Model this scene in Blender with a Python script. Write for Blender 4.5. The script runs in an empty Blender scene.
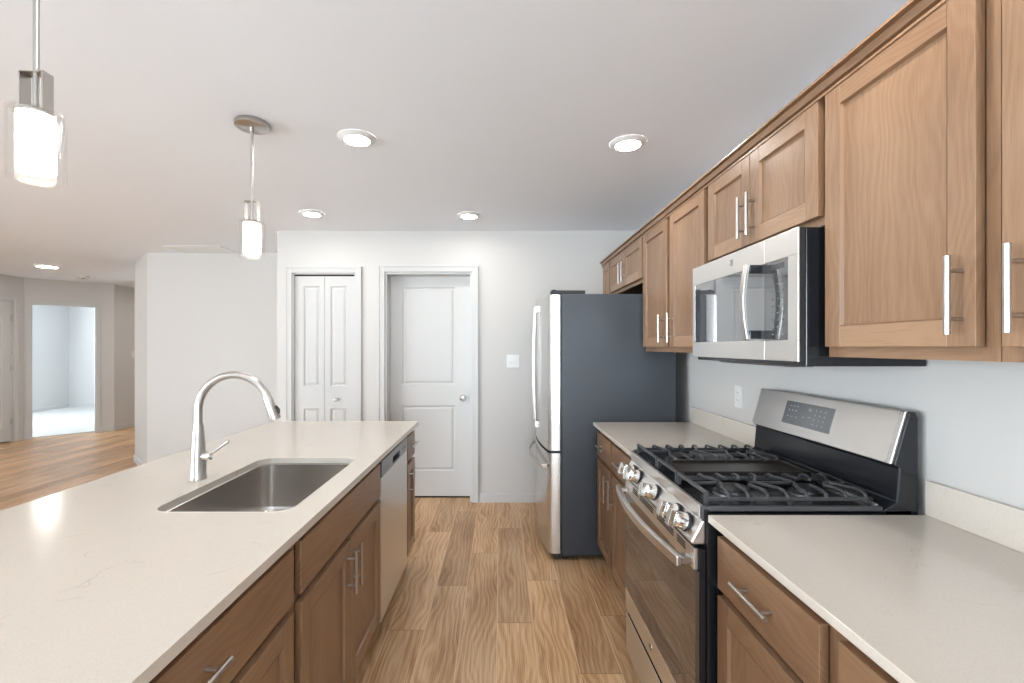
import bpy, math, random
from mathutils import Vector, Matrix
S = bpy.context.scene
random.seed(7)
PI = math.pi

# ------------------------------------------------------------------ camera
cam_d = bpy.data.cameras.new('camera')
cam = bpy.data.objects.new('camera', cam_d)
S.collection.objects.link(cam)
cam.location = (0, 0, 1.40)
cam.rotation_euler = (PI / 2, 0, 0)
cam_d.sensor_width = 36.0
cam_d.lens = 455 / 1024 * 36
cam_d.shift_x = 12 / 1024
cam_d.shift_y = 5.5 / 1024
cam_d.clip_start = 0.02
S.camera = cam

# ------------------------------------------------------------------ world, exposure, daylight
S.view_settings.view_transform = 'Standard'
S.view_settings.look = 'None'
S.view_settings.gamma = 1.0
S.view_settings.use_curve_mapping = False
S.view_settings.exposure = 0.34
S.cycles.max_bounces = 14
S.cycles.diffuse_bounces = 8
S.cycles.glossy_bounces = 6
S.cycles.transmission_bounces = 10
S.cycles.caustics_reflective = False
S.cycles.caustics_refractive = False
S.cycles.sample_clamp_indirect = 6.0
S.cycles.use_denoising = True

SKY, HORIZON, GROUND = 5.0, 19.5, 21.0      # overcast sky; horizon and ground glow added to light walls and ceiling
W = bpy.data.worlds.new('sky')
S.world = W
W.use_nodes = True
_t = W.node_tree
_g = _t.nodes.new('ShaderNodeTexCoord'); _s = _t.nodes.new('ShaderNodeSeparateXYZ')
_a = _t.nodes.new('ShaderNodeMath'); _a.operation = 'MULTIPLY_ADD'; _a.inputs[1].default_value = 0.5; _a.inputs[2].default_value = 0.5
_r = _t.nodes.new('ShaderNodeValToRGB'); _m = _t.nodes.new('ShaderNodeMath'); _m.operation = 'MULTIPLY'; _m.inputs[1].default_value = HORIZON
_e = _r.color_ramp.elements
while len(_e) < 4: _e.new(0.5)
for _k, (_p, _v) in enumerate(((0.46, GROUND / HORIZON), (0.485, 1.0), (0.55, 1.0), (0.59, SKY / HORIZON))):
    _e[_k].position = _p; _e[_k].color = (_v, _v, _v, 1)
_t.links.new(_g.outputs['Generated'], _s.inputs[0]); _t.links.new(_s.outputs[2], _a.inputs[0]); _t.links.new(_a.outputs[0], _r.inputs[0])
_t.links.new(_r.outputs[0], _m.inputs[0]); _t.links.new(_m.outputs[0], _t.nodes['Background'].inputs[1])
_t.nodes['Background'].inputs[0].default_value = (0.81, 0.915, 1.0, 1)


def portal(loc, rot, sx, sy):
    d = bpy.data.lights.new('window_portal', 'AREA')
    d.shape = 'RECTANGLE'; d.size = sx; d.size_y = sy
    d.cycles.is_portal = True
    o = bpy.data.objects.new('window_portal', d)
    o.location = loc; o.rotation_euler = rot
    S.collection.objects.link(o)


# unseen windows added for light in the great room behind the camera (Y = -4.5) and of its left wall, and the bedroom window
ADDED_REAR_WIN = [(-1.1, 0.4)]
ADDED_LEFT_WIN = [(-4.2, -1.8), (-1.3, 1.1)]
WZ0, WZ1 = 0.08, 2.33        # tall openings, enlarged so light reaches the ceiling
for a, b in ADDED_REAR_WIN:
    portal(((a + b) / 2, -4.5, (WZ0 + WZ1) / 2), (-PI / 2, 0, PI), b - a, WZ1 - WZ0)
for a, b in ADDED_LEFT_WIN:
    portal((-7.2, (a + b) / 2, (WZ0 + WZ1) / 2), (0, -PI / 2, 0), WZ1 - WZ0, b - a)
portal((-9.95, 7.9, 1.275), (0, -PI / 2, 0), 1.95, 1.6)

LAMP = 94.0       # radiance of the downlight lenses
PEND = 6.0        # radiance of the pendants' opal glass

# ------------------------------------------------------------------ mesh builder
class MB:
    def __init__(s):
        s.v = []; s.f = []; s.uv = []; s.mi = []; s.sm = []

    def face(s, idx, uvs, mi=0, smooth=False):
        s.f.append(tuple(idx)); s.uv.extend(uvs); s.mi.append(mi); s.sm.append(smooth)

    def box(s, x0, x1, y0, y1, z0, z1, g='z', mi=0):
        if x0 > x1: x0, x1 = x1, x0
        if y0 > y1: y0, y1 = y1, y0
        if z0 > z1: z0, z1 = z1, z0
        n = len(s.v)
        P = [(x0, y0, z0), (x1, y0, z0), (x1, y1, z0), (x0, y1, z0), (x0, y0, z1), (x1, y0, z1), (x1, y1, z1), (x0, y1, z1)]
        s.v += P
        ou, ov = random.uniform(0, 20), random.uniform(0, 20)
        gi = 'xyz'.index(g)
        for q in ((0, 3, 2, 1), (4, 5, 6, 7), (0, 1, 5, 4), (1, 2, 6, 5), (2, 3, 7, 6), (3, 0, 4, 7)):
            uvs = []
            for k in q:
                p = P[k]
                c = [p[i] for i in range(3) if i != gi]
                uvs.append((p[gi] + ou, c[0] + c[1] + ov))
            s.face([n + k for k in q], uvs, mi)
        return s

    def prism(s, prof, axis, a0, a1, mi=0, smooth=False, g=None):
        """closed 2-D profile extruded along axis; profile = the other two coordinates in xyz order"""
        n = len(s.v); m = len(prof)
        def pt(p, a):
            if axis == 'x': return (a, p[0], p[1])
            if axis == 'y': return (p[0], a, p[1])
            return (p[0], p[1], a)
        for a in (a0, a1):
            for p in prof: s.v.append(pt(p, a))
        area = sum(prof[i][0] * prof[(i + 1) % m][1] - prof[(i + 1) % m][0] * prof[i][1] for i in range(m))
        flip = (area < 0) != (axis == 'y')
        if a1 < a0: flip = not flip
        L = 0
        for i in range(m):
            j = (i + 1) % m
            d = math.dist(prof[i], prof[j])
            q = [n + i, n + j, n + m + j, n + m + i]
            uv = [(a0, L), (a0, L + d), (a1, L + d), (a1, L)]
            if flip: q.reverse(); uv.reverse()
            s.face(q, uv, mi, smooth); L += d
        c0 = [n + i for i in range(m)][::-1]; c1 = [n + m + i for i in range(m)]
        u0 = [prof[i] for i in range(m)][::-1]; u1 = [prof[i] for i in range(m)]
        if flip: c0.reverse(); c1.reverse(); u0.reverse(); u1.reverse()
        s.face(c0, u0, mi); s.face(c1, u1, mi)
        return s

    def lathe(s, prof, origin, axis=(0, 0, 1), n=32, mi=0, caps=True):
        """prof: list of (r, h) along axis from origin"""
        ax = Vector(axis).normalized()
        t = Vector((1, 0, 0)) if abs(ax.x) < 0.9 else Vector((0, 1, 0))
        u = ax.cross(t).normalized(); w = ax.cross(u)
        o = Vector(origin); b = len(s.v)
        for r, h in prof:
            for k in range(n):
                a = 2 * PI * k / n
                s.v.append(tuple(o + ax * h + (u * math.cos(a) + w * math.sin(a)) * r))
        for i in range(len(prof) - 1):
            for k in range(n):
                k2 = (k + 1) % n
                q = [b + i * n + k, b + i * n + k2, b + (i + 1) * n + k2, b + (i + 1) * n + k]
                s.face(q, [(k / n, prof[i][1]), ((k + 1) / n, prof[i][1]), ((k + 1) / n, prof[i + 1][1]), (k / n, prof[i + 1][1])], mi, True)
        if caps:
            if prof[0][0] > 1e-6:
                q = [b + k for k in range(n)][::-1]; s.face(q, [(0, 0)] * n, mi)
            if prof[-1][0] > 1e-6:
                e = b + (len(prof) - 1) * n
                s.face([e + k for k in range(n)], [(0, 0)] * n, mi)
        return s

    def cyl(s, p0, p1, r0, r1=None, n=20, mi=0):
        r1 = r0 if r1 is None else r1
        d = Vector(p1) - Vector(p0)
        return s.lathe([(r0, 0), (r1, d.length)], p0, d, n, mi)

    def tube(s, pts, rad, n=12, mi=0, flat=None):
        """sweep a circle (or rectangle half sizes flat=(a,b)) along pts"""
        P = [Vector(p) for p in pts]; m = len(P); b = len(s.v)
        T = []
        for i in range(m):
            a = P[max(i - 1, 0)]; c = P[min(i + 1, m - 1)]
            T.append((c - a).normalized())
        t = T[0]
        ref = Vector((0, 0, 1)) if abs(t.z) < 0.9 else Vector((1, 0, 0))
        u = (ref - t * ref.dot(t)).normalized()
        if flat: n = 4
        for i in range(m):
            t = T[i]
            u = (u - t * u.dot(t)).normalized(); w = t.cross(u)
            r = rad[i] if isinstance(rad, (list, tuple)) else rad
            if flat:
                k = flat[2][i] if len(flat) > 2 else 1
                fa, fb = flat[0] * k, flat[1]
                cs = [(fa, fb), (-fa, fb), (-fa, -fb), (fa, -fb)]
                for c0, c1 in cs: s.v.append(tuple(P[i] + u * c0 + w * c1))
            else:
                for k in range(n):
                    a = 2 * PI * k / n
                    s.v.append(tuple(P[i] + (u * math.cos(a) + w * math.sin(a)) * r))
        for i in range(m - 1):
            for k in range(n):
                k2 = (k + 1) % n
                q = [b + i * n + k, b + i * n + k2, b + (i + 1) * n + k2, b + (i + 1) * n + k]
                s.face(q, [(0, 0)] * 4, mi, not flat)
        s.face([b + k for k in range(n)][::-1], [(0, 0)] * n, mi)
        e = b + (m - 1) * n
        s.face([e + k for k in range(n)], [(0, 0)] * n, mi)
        return s

    def build(s, name, mats, parent=None, world=True, bevel=0.0, seg=2):
        me = bpy.data.meshes.new(name)
        V = s.v
        if parent is not None and world:
            inv = MATS[parent.name].inverted()
            V = [tuple(inv @ Vector(p)) for p in V]
        me.from_pydata(V, [], s.f)
        uvl = me.uv_layers.new(name='UVMap')
        for i, c in enumerate(s.uv): uvl.data[i].uv = (c[0], c[1])
        if not isinstance(mats, (list, tuple)): mats = [mats]
        for m in mats: me.materials.append(m)
        for p, mi, sm in zip(me.polygons, s.mi, s.sm):
            p.material_index = mi; p.use_smooth = sm
        me.update()
        if any(s.sm):
            me.set_sharp_from_angle(angle=math.radians(40))
        o = bpy.data.objects.new(name, me)
        S.collection.objects.link(o)
        if parent is not None:
            o.parent = parent
            MATS[o.name] = MATS[parent.name]
        else:
            MATS[o.name] = Matrix.Identity(4)
        if bevel > 0:
            b = o.modifiers.new('soft_edges', 'BEVEL')
            b.width = bevel; b.segments = seg; b.limit_method = 'ANGLE'; b.angle_limit = math.radians(40)
            b.harden_normals = False
        return o


MATS = {}


def thing(name, label, cat, loc=(0, 0, 0), rz=0.0, group=None):
    o = bpy.data.objects.new(name, None)
    o.empty_display_size = 0.1
    S.collection.objects.link(o)
    o.location = loc; o.rotation_euler = (0, 0, rz)
    MATS[o.name] = Matrix.Translation(loc) @ Matrix.Rotation(rz, 4, 'Z')
    o['label'] = label; o['category'] = cat
    if group: o['group'] = group
    return o


def tag(o, label, cat, group=None):
    o['label'] = label; o['category'] = cat
    if group: o['group'] = group
    return o


def struct(o):
    o['kind'] = 'structure'
    return o


def struct_root(name, loc=(0, 0, 0), rz=0.0):
    o = bpy.data.objects.new(name, None)
    S.collection.objects.link(o)
    o.location = loc; o.rotation_euler = (0, 0, rz)
    MATS[o.name] = Matrix.Translation(loc) @ Matrix.Rotation(rz, 4, 'Z')
    o['kind'] = 'structure'
    return o


def recenter(o):
    """move a one-mesh object's origin to the foot of its own geometry"""
    me = o.data
    xs = [v.co for v in me.vertices]
    c = Vector(((min(p.x for p in xs) + max(p.x for p in xs)) / 2, (min(p.y for p in xs) + max(p.y for p in xs)) / 2, min(p.z for p in xs)))
    me.transform(Matrix.Translation(-c)); o.location = c
    MATS[o.name] = Matrix.Translation(c)
    return o


# ------------------------------------------------------------------ materials
def srgb(r, g, b):
    f = lambda c: (c / 255) / 12.92 if c / 255 <= 0.04045 else ((c / 255 + 0.055) / 1.055) ** 2.4
    return (f(r), f(g), f(b), 1)


class NT:
    def __init__(s, name):
        s.m = bpy.data.materials.new(name); s.m.use_nodes = True
        s.t = s.m.node_tree; s.b = s.t.nodes['Principled BSDF']
    def n(s, kind, **kw):
        x = s.t.nodes.new(kind)
        for k, v in kw.items(): setattr(x, k, v)
        return x
    def l(s, a, b): s.t.links.new(a, b)
    def math(s, op, a, b=None, c=None):
        x = s.n('ShaderNodeMath', operation=op)
        for i, q in enumerate((a, b, c)):
            if q is None: continue
            if isinstance(q, (int, float)): x.inputs[i].default_value = q
            else: s.l(q, x.inputs[i])
        return x.outputs[0]
    def ramp(s, fac, stops):
        r = s.n('ShaderNodeValToRGB')
        e = r.color_ramp.elements
        while len(e) < len(stops): e.new(0.5)
        for k, (p, c) in enumerate(stops):
            e[k].position = p; e[k].color = c
        s.l(fac, r.inputs[0]); return r.outputs[0]
    def noise(s, vec, scale, detail=3, rough=0.5, dist=0.0):
        x = s.n('ShaderNodeTexNoise'); x.inputs['Scale'].default_value = scale
        x.inputs['Detail'].default_value = detail; x.inputs['Roughness'].default_value = rough
        x.inputs['Distortion'].default_value = dist
        if vec is not None: s.l(vec, x.inputs['Vector'])
        return x.outputs[0]
    def comb(s, x, y, z=0.0):
        c = s.n('ShaderNodeCombineXYZ')
        for i, q in enumerate((x, y, z)):
            if isinstance(q, (int, float)): c.inputs[i].default_value = q
            else: s.l(q, c.inputs[i])
        return c.outputs[0]
    def mix(s, fac, a, b, mode='MIX'):
        x = s.n('ShaderNodeMix', data_type='RGBA', blend_type=mode)
        for sock, q in ((x.inputs[0], fac), (x.inputs[6], a), (x.inputs[7], b)):
            if isinstance(q, (int, float)): sock.default_value = q
            elif isinstance(q, tuple): sock.default_value = q
            else: s.l(q, sock)
        return x.outputs[2]
    def bump(s, h, strength, dist=0.001):
        b = s.n('ShaderNodeBump'); b.inputs['Strength'].default_value = strength; b.inputs['Distance'].default_value = dist
        s.l(h, b.inputs['Height']); s.l(b.outputs[0], s.b.inputs['Normal'])


def plain(name, col, rough=0.5, metal=0.0, spec=0.5, coat=0.0, noise=0.0, nscale=30.0):
    t = NT(name)
    t.b.inputs['Roughness'].default_value = rough
    t.b.inputs['Metallic'].default_value = metal
    t.b.inputs['Specular IOR Level'].default_value = spec
    t.b.inputs['Coat Weight'].default_value = coat
    t.b.inputs['Coat Roughness'].default_value = 0.05
    g = t.n('ShaderNodeNewGeometry')
    nz = t.noise(g.outputs['Position'], nscale, 3)
    if noise > 0:
        lo = tuple(c * (1 - noise) for c in col[:3]) + (1,); hi = tuple(min(1, c * (1 + noise)) for c in col[:3]) + (1,)
        t.l(t.ramp(nz, [(0.3, lo), (0.7, hi)]), t.b.inputs['Base Color'])
    else:
        t.b.inputs['Base Color'].default_value = col
    return t.m


def paint(name, col, rough=0.6, bump=0.05):
    t = NT(name)
    t.b.inputs['Base Color'].default_value = col
    t.b.inputs['Roughness'].default_value = rough
    t.b.inputs['Specular IOR Level'].default_value = 0.3
    g = t.n('ShaderNodeNewGeometry')
    t.bump(t.noise(g.outputs['Position'], 220, 2), bump, 0.0006)
    return t.m


def emit(name, col, strength):
    t = NT(name)
    t.b.inputs['Base Color'].default_value = col
    t.b.inputs['Emission Color'].default_value = col
    t.b.inputs['Emission Strength'].default_value = strength
    return t.m


def wood(name, base, dark, rough=0.38, grain=1.0, coat=0.15):
    t = NT(name)
    uv = t.n('ShaderNodeUVMap')
    sep = t.n('ShaderNodeSeparateXYZ'); t.l(uv.outputs[0], sep.inputs[0])
    u, v = sep.outputs[0], sep.outputs[1]
    # cathedral grain: bands across v, bent slowly along u
    bend = t.noise(t.comb(t.math('MULTIPLY', u, 1.8), t.math('MULTIPLY', v, 5.0)), 1.0, 2, 0.5)
    w = t.math('ADD', t.math('MULTIPLY', v, 9.0), t.math('MULTIPLY', bend, 2.6))
    band = t.n('ShaderNodeTexWave', wave_type='BANDS', bands_direction='Y', wave_profile='SIN')
    band.inputs['Scale'].default_value = 1.6; band.inputs['Distortion'].default_value = 1.2
    band.inputs['Detail'].default_value = 2; band.inputs['Detail Scale'].default_value = 1.2
    t.l(t.comb(t.math('MULTIPLY', u, 0.6), w), band.inputs[0])
    fine = t.noise(t.comb(t.math('MULTIPLY', u, 14.0), t.math('MULTIPLY', v, 420.0)), 1.0, 3, 0.6)
    broad = t.noise(t.comb(t.math('MULTIPLY', u, 2.0), t.math('MULTIPLY', v, 7.0)), 1.0, 3, 0.5)
    f = t.math('ADD', t.math('MULTIPLY', band.outputs['Fac'], 0.09 * grain), t.math('MULTIPLY', fine, 0.40 * grain))
    f = t.math('ADD', f, t.math('MULTIPLY', broad, 0.55))
    c = t.ramp(f, [(0.32, dark), (0.70, base)])
    t.l(c, t.b.inputs['Base Color'])
    t.b.inputs['Roughness'].default_value = rough
    t.b.inputs['Coat Weight'].default_value = coat
    t.b.inputs['Coat Roughness'].default_value = 0.22
    t.bump(fine, 0.08, 0.0008)
    return t.m


def brushed(name, col, rough=0.28, axis='z', strength=0.06):
    t = NT(name)
    g = t.n('ShaderNodeNewGeometry')
    mp = t.n('ShaderNodeMapping')
    k = {'z': (260, 260, 3), 'y': (260, 3, 260), 'x': (3, 260, 260)}[axis]
    mp.inputs['Scale'].default_value = k
    t.l(g.outputs['Position'], mp.inputs[0])
    nz = t.noise(mp.outputs[0], 1.0, 2)
    t.b.inputs['Base Color'].default_value = col
    t.b.inputs['Metallic'].default_value = 1.0
    t.l(t.math('ADD', t.math('MULTIPLY', nz, 0.08), rough - 0.04), t.b.inputs['Roughness'])
    t.bump(nz, strength, 0.00006)
    return t.m


def quartz(name, col, vein):
    t = NT(name)
    g = t.n('ShaderNodeNewGeometry')
    P = g.outputs['Position']
    warp = t.n('ShaderNodeVectorMath', operation='ADD')
    nz = t.n('ShaderNodeTexNoise'); nz.inputs['Scale'].default_value = 5; nz.inputs['Detail'].default_value = 4
    t.l(P, nz.inputs[0])
    sc = t.n('ShaderNodeVectorMath', operation='SCALE'); sc.inputs['Scale'].default_value = 0.35
    t.l(nz.outputs['Color'], sc.inputs[0]); t.l(P, warp.inputs[0]); t.l(sc.outputs[0], warp.inputs[1])
    vo = t.n('ShaderNodeTexVoronoi', feature='DISTANCE_TO_EDGE'); vo.inputs['Scale'].default_value = 6.0
    t.l(warp.outputs[0], vo.inputs['Vector'])
    line = t.ramp(vo.outputs['Distance'], [(0.0, (1, 1, 1, 1)), (0.022, (0, 0, 0, 1))])
    mask = t.ramp(t.noise(P, 9, 3), [(0.55, (0, 0, 0, 1)), (0.68, (1, 1, 1, 1))])
    f = t.math('MULTIPLY', t.math('MULTIPLY', line, mask), 0.45)
    cloud = t.noise(P, 3.2, 4)
    base = t.mix(cloud, tuple(c * 0.95 for c in col[:3]) + (1,), col)
    speck = t.ramp(t.noise(P, 380, 2), [(0.35, (0.93, 0.93, 0.93, 1)), (0.5, (1, 1, 1, 1))])
    base = t.mix(1.0, base, speck, 'MULTIPLY')
    t.l(t.mix(f, base, vein), t.b.inputs['Base Color'])
    t.b.inputs['Roughness'].default_value = 0.16
    t.b.inputs['Specular IOR Level'].default_value = 0.5
    return t.m


def plank_floor(name):
    t = NT(name)
    g = t.n('ShaderNodeNewGeometry')
    sep = t.n('ShaderNodeSeparateXYZ'); t.l(g.outputs['Position'], sep.inputs[0])
    X, Y = sep.outputs[0], sep.outputs[1]
    xs = t.math('DIVIDE', t.math('ADD', X, 0.014), 0.179)
    row = t.math('FLOOR', xs); fx = t.math('FRACT', xs)
    ys = t.math('SUBTRACT', t.math('DIVIDE', Y, 1.2), t.math('ADD', t.math('MULTIPLY', row, 0.35), 0.925))
    col = t.math('FLOOR', ys); fy = t.math('FRACT', ys)
    wn = t.n('ShaderNodeTexWhiteNoise', noise_dimensions='2D'); t.l(t.comb(row, col), wn.inputs['Vector'])
    rnd = wn.outputs['Value']
    # grain, different on every plank
    off = t.math('MULTIPLY', rnd, 37.0)
    u = t.math('ADD', Y, off); v = t.math('ADD', X, t.math('MULTIPLY', rnd, 11.0))
    bend = t.noise(t.comb(t.math('MULTIPLY', u, 2.2), t.math('MULTIPLY', v, 6.0)), 1.0, 1.5, 0.45)
    wv = t.n('ShaderNodeTexWave', wave_type='BANDS', bands_direction='Y')
    wv.inputs['Scale'].default_value = 2.4; wv.inputs['Distortion'].default_value = 0.6
    wv.inputs['Detail'].default_value = 1; wv.inputs['Detail Scale'].default_value = 1.0
    t.l(t.comb(t.math('MULTIPLY', u, 0.8), t.math('ADD', t.math('MULTIPLY', v, 4.5), t.math('MULTIPLY', bend, 0.8))), wv.inputs[0])
    fine = t.noise(t.comb(t.math('MULTIPLY', u, 4.0), t.math('MULTIPLY', v, 240.0)), 1.0, 3, 0.6)
    broad = t.noise(t.comb(t.math('MULTIPLY', u, 1.6), t.math('MULTIPLY', v, 6.0)), 1.0, 3)
    f = t.math('ADD', t.math('MULTIPLY', wv.outputs['Fac'], 0.085), t.math('MULTIPLY', fine, 0.50))
    f = t.math('ADD', f, t.math('MULTIPLY', broad, 0.40))
    c = t.ramp(f, [(0.34, srgb(150, 108, 70)), (0.47, srgb(198, 158, 116)), (0.60, srgb(224, 191, 152))])
    tone = t.ramp(rnd, [(0.0, (0.74, 0.71, 0.69, 1)), (0.3, (0.93, 0.92, 0.91, 1)), (1.0, (1.10, 1.09, 1.08, 1))])
    c = t.mix(1.0, c, tone, 'MULTIPLY')
    # seams: pale bevel along the boards, darker butt joints
    dx = t.math('MINIMUM', fx, t.math('SUBTRACT', 1.0, fx))
    dy = t.math('MULTIPLY', t.math('MINIMUM', fy, t.math('SUBTRACT', 1.0, fy)), 1.2 / 0.179)
    sx = t.math('LESS_THAN', dx, 0.014); sy = t.math('LESS_THAN', dy, 0.011)
    c = t.mix(t.math('MULTIPLY', sx, 0.7), c, srgb(232, 202, 164))
    c = t.mix(t.math('MULTIPLY', sy, 0.6), c, srgb(110, 82, 58))
    t.l(c, t.b.inputs['Base Color'])
    t.l(t.math('ADD', t.math('MULTIPLY', fine, 0.15), 0.30), t.b.inputs['Roughness'])
    t.b.inputs['Specular IOR Level'].default_value = 0.4
    t.bump(t.math('SUBTRACT', fine, t.math('MULTIPLY', t.math('MAXIMUM', sx, sy), 1.5)), 0.15, 0.001)
    return t.m


M = dict(
    wall=paint('wall_paint', srgb(201, 199, 196)),
    ceiling=paint('ceiling_paint', srgb(240, 246, 254), 0.7, 0.08),
    trim=paint('trim_paint', srgb(198, 198, 197), 0.35, 0.01),
    floor=plank_floor('oak_planks'),
    wood=wood('stained_wood', srgb(154, 122, 94), srgb(120, 89, 65)),
    wood_rail=wood('stained_wood_rail', srgb(158, 125, 97), srgb(108, 78, 56), grain=2.0),
    wood_carcass=wood('carcass_wood', srgb(160, 122, 94), srgb(122, 90, 66)),  # carcass wood, a touch redder than the fronts
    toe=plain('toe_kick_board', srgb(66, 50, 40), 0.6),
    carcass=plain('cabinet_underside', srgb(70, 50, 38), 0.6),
    quartz=quartz('cream_quartz', srgb(214, 206, 195), srgb(166, 154, 140)),
    steel=brushed('brushed_steel', (0.79, 0.77, 0.745, 1), 0.33, 'y'),
    steel_v=brushed('brushed_steel_upright', (0.66, 0.65, 0.64, 1), 0.24, 'z'),
    sink=brushed('sink_steel', (0.60, 0.575, 0.55, 1), 0.22, 'x', 0.02),
    nickel=brushed('brushed_nickel', (0.51, 0.485, 0.46, 1), 0.30, 'z', 0.03),
    chrome=plain('polished_chrome', (0.83, 0.82, 0.80, 1), 0.12, 1.0),
    darksteel=brushed('dark_steel', (0.22, 0.22, 0.23, 1), 0.3, 'y'),
    black=plain('black_enamel', (0.012, 0.013, 0.016, 1), 0.22),
    blackmat=plain('black_plastic', (0.015, 0.015, 0.017, 1), 0.5),
    band=plain('dark_grey_enamel', (0.06, 0.062, 0.066, 1), 0.4),
    iron=plain('cast_iron', (0.055, 0.057, 0.061, 1), 0.34, noise=0.2, nscale=300),
    griddle=plain('griddle_iron', (0.022, 0.018, 0.015, 1), 0.35),
    slate=plain('slate_cabinet', (0.045, 0.052, 0.064, 1), 0.36, noise=0.1, nscale=500),
    winglass=plain('tinted_microwave_glass', (0.36, 0.37, 0.38, 1), 0.03, 0.85),
    ovenglass=plain('tinted_oven_glass', (0.22, 0.20, 0.185, 1), 0.04, 0.8),
    panelglass=plain('control_glass', (0.07, 0.07, 0.072, 1), 0.12),
    white=plain('white_plastic', srgb(222, 222, 220), 0.35),
    dark=plain('dark_void', (0.01, 0.01, 0.01, 1), 0.8),
    mark=plain('pale_marks', srgb(158, 160, 162), 0.5),
    greymark=plain('grey_marks', srgb(96, 96, 98), 0.4),
    carpet=plain('pale_carpet', srgb(206, 203, 198), 0.95, noise=0.12, nscale=260),
    lens=emit('downlight_lens', (1.0, 0.965, 0.92, 1), LAMP),
    opal=emit('opal_glass', (1.0, 0.93, 0.84, 1), PEND),
)
g_ = NT('clear_glass')
_tr = g_.n('ShaderNodeBsdfTransparent'); _tr.inputs[0].default_value = (0.995, 0.995, 0.99, 1)
_gl = g_.n('ShaderNodeBsdfGlossy'); _gl.inputs['Roughness'].default_value = 0.02
_lw = g_.n('ShaderNodeLayerWeight'); _lw.inputs['Blend'].default_value = 0.5
_fa = g_.math('MULTIPLY_ADD', g_.math('POWER', _lw.outputs['Facing'], 4.0), 0.35, 0.03)
_mx = g_.n('ShaderNodeMixShader')
g_.l(_fa, _mx.inputs[0]); g_.l(_tr.outputs[0], _mx.inputs[1]); g_.l(_gl.outputs[0], _mx.inputs[2])
g_.l(_mx.outputs[0], g_.t.nodes['Material Output'].inputs[0])
M['glass'] = g_.m

CEIL = 2.45
RX = 1.25        # right wall
BY = 4.11        # wall behind the refrigerator

# ------------------------------------------------------------------ room shell
def wall(name, p0, p1, holes=(), t=0.12, side=1, z0=0.0, z1=CEIL, mat='wall'):
    """vertical wall whose visible face runs p0 -> p1; thickness goes to the left of the run when side = 1.
    holes: (s0, s1, z0, z1) along the run."""
    a = Vector((p0[0], p0[1], 0)); b = Vector((p1[0], p1[1], 0))
    L = (b - a).length; rz = math.atan2(b.y - a.y, b.x - a.x)
    r = Matrix.Translation(a) @ Matrix.Rotation(rz, 4, 'Z')
    m = MB(); y0, y1 = (0, t) if side == 1 else (-t, 0)
    s = 0.0
    for h in sorted(holes):
        if h[0] > s: m.box(s, h[0], y0, y1, z0, z1)
        if h[2] > z0: m.box(h[0], h[1], y0, y1, z0, h[2])
        if h[3] < z1: m.box(h[0], h[1], y0, y1, h[3], z1)
        s = h[1]
    if s < L: m.box(s, L, y0, y1, z0, z1)
    m.v = [tuple(r @ Vector(p)) for p in m.v]
    return struct(recenter(m.build(name, M[mat])))


def strip(name, p0, p1, side, z0=0.0, h=0.082, t=0.014, gaps=()):
    """baseboard on the visible face p0 -> p1, standing out on the given side, with a thinner top lip"""
    a = Vector((p0[0], p0[1], 0)); b = Vector((p1[0], p1[1], 0))
    L = (b - a).length; rz = math.atan2(b.y - a.y, b.x - a.x)
    r = Matrix.Translation(a) @ Matrix.Rotation(rz, 4, 'Z')
    m = MB(); segs = []; s = 0
    for g0, g1 in gaps: segs.append((s, g0)); s = g1
    segs.append((s, L))
    for s0, s1 in segs:
        prof = [(0, z0), (side * t, z0), (side * t, h * 0.8), (side * t * 0.45, h), (0, h)]
        m.prism(prof, 'x', s0, s1)
    m.v = [tuple(r @ Vector(p)) for p in m.v]
    return struct(recenter(m.build(name, M['trim'])))


FX0, FX1, FY0, FY1 = -10.1, 1.4, -4.65, 12.1
struct(MB().box(FX0, FX1, FY0, FY1, -0.1, 0.0).build('floor', M['floor']))
struct(MB().box(FX0, FX1, FY0, FY1, CEIL, CEIL + 0.1).build('ceiling', M['ceiling']))

wall('wall_right', (RX, -4.5), (RX, 12.0), side=-1, t=0.15)
D1 = (-1.039, -0.253, 2.077)       # pantry door opening
D2 = (-1.875, -1.303, 2.068)       # bifold closet opening
wall('wall_back', (-2.014, BY), (RX, BY), side=1, t=0.115,
     holes=[(D2[0] + 2.014, D2[1] + 2.014, 0, D2[2]), (D1[0] + 2.014, D1[1] + 2.014, 0, D1[2])])
wall('wall_back_return', (-2.014, 4.225), (-2.014, 5.08), side=-1)
wall('wall_middle', (-3.94, 5.08), (-2.014, 5.08), side=1)
wall('wall_middle_corner', (-4.497, 5.60), (-3.94, 5.08), side=1)
wall('wall_middle_side', (-4.497, 5.60), (-4.497, 12.0), side=-1)
wall('wall_closet_back', (-2.0, 4.95), (RX, 4.95), side=1)
wall('wall_left', (-7.2, -4.5), (-7.2, 6.88), side=1, t=0.15,
     holes=[(a + 4.5, b + 4.5, WZ0, WZ1) for a, b in ADDED_LEFT_WIN] + [(10.42, 11.23, 0, 2.09)])
wall('wall_hall', (-7.2, 6.88), (-6.46, 7.62), side=1,
     holes=[(0.078, 0.818, 0, 2.06)])
wall('wall_corridor', (-6.46, 7.62), (-6.46, 12.0), side=1)
wall('wall_corridor_end', (-6.46, 11.9), (-4.497, 11.9), side=1)
wall('wall_bedroom_far', (-9.95, 10.5), (-6.58, 10.5), side=1)
wall('wall_bedroom_left', (-9.95, 6.76), (-9.95, 10.5), side=1, t=0.15, holes=[(0.34, 1.94, 0.3, 2.25)])
wall('wall_bedroom_near', (-9.95, 6.88), (-7.35, 6.88), side=-1)
wall('wall_closet_left', (-8.0, 5.6), (-8.0, 6.76), side=1)
wall('wall_closet_side', (-8.0, 5.6), (-7.35, 5.6), side=-1)
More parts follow.
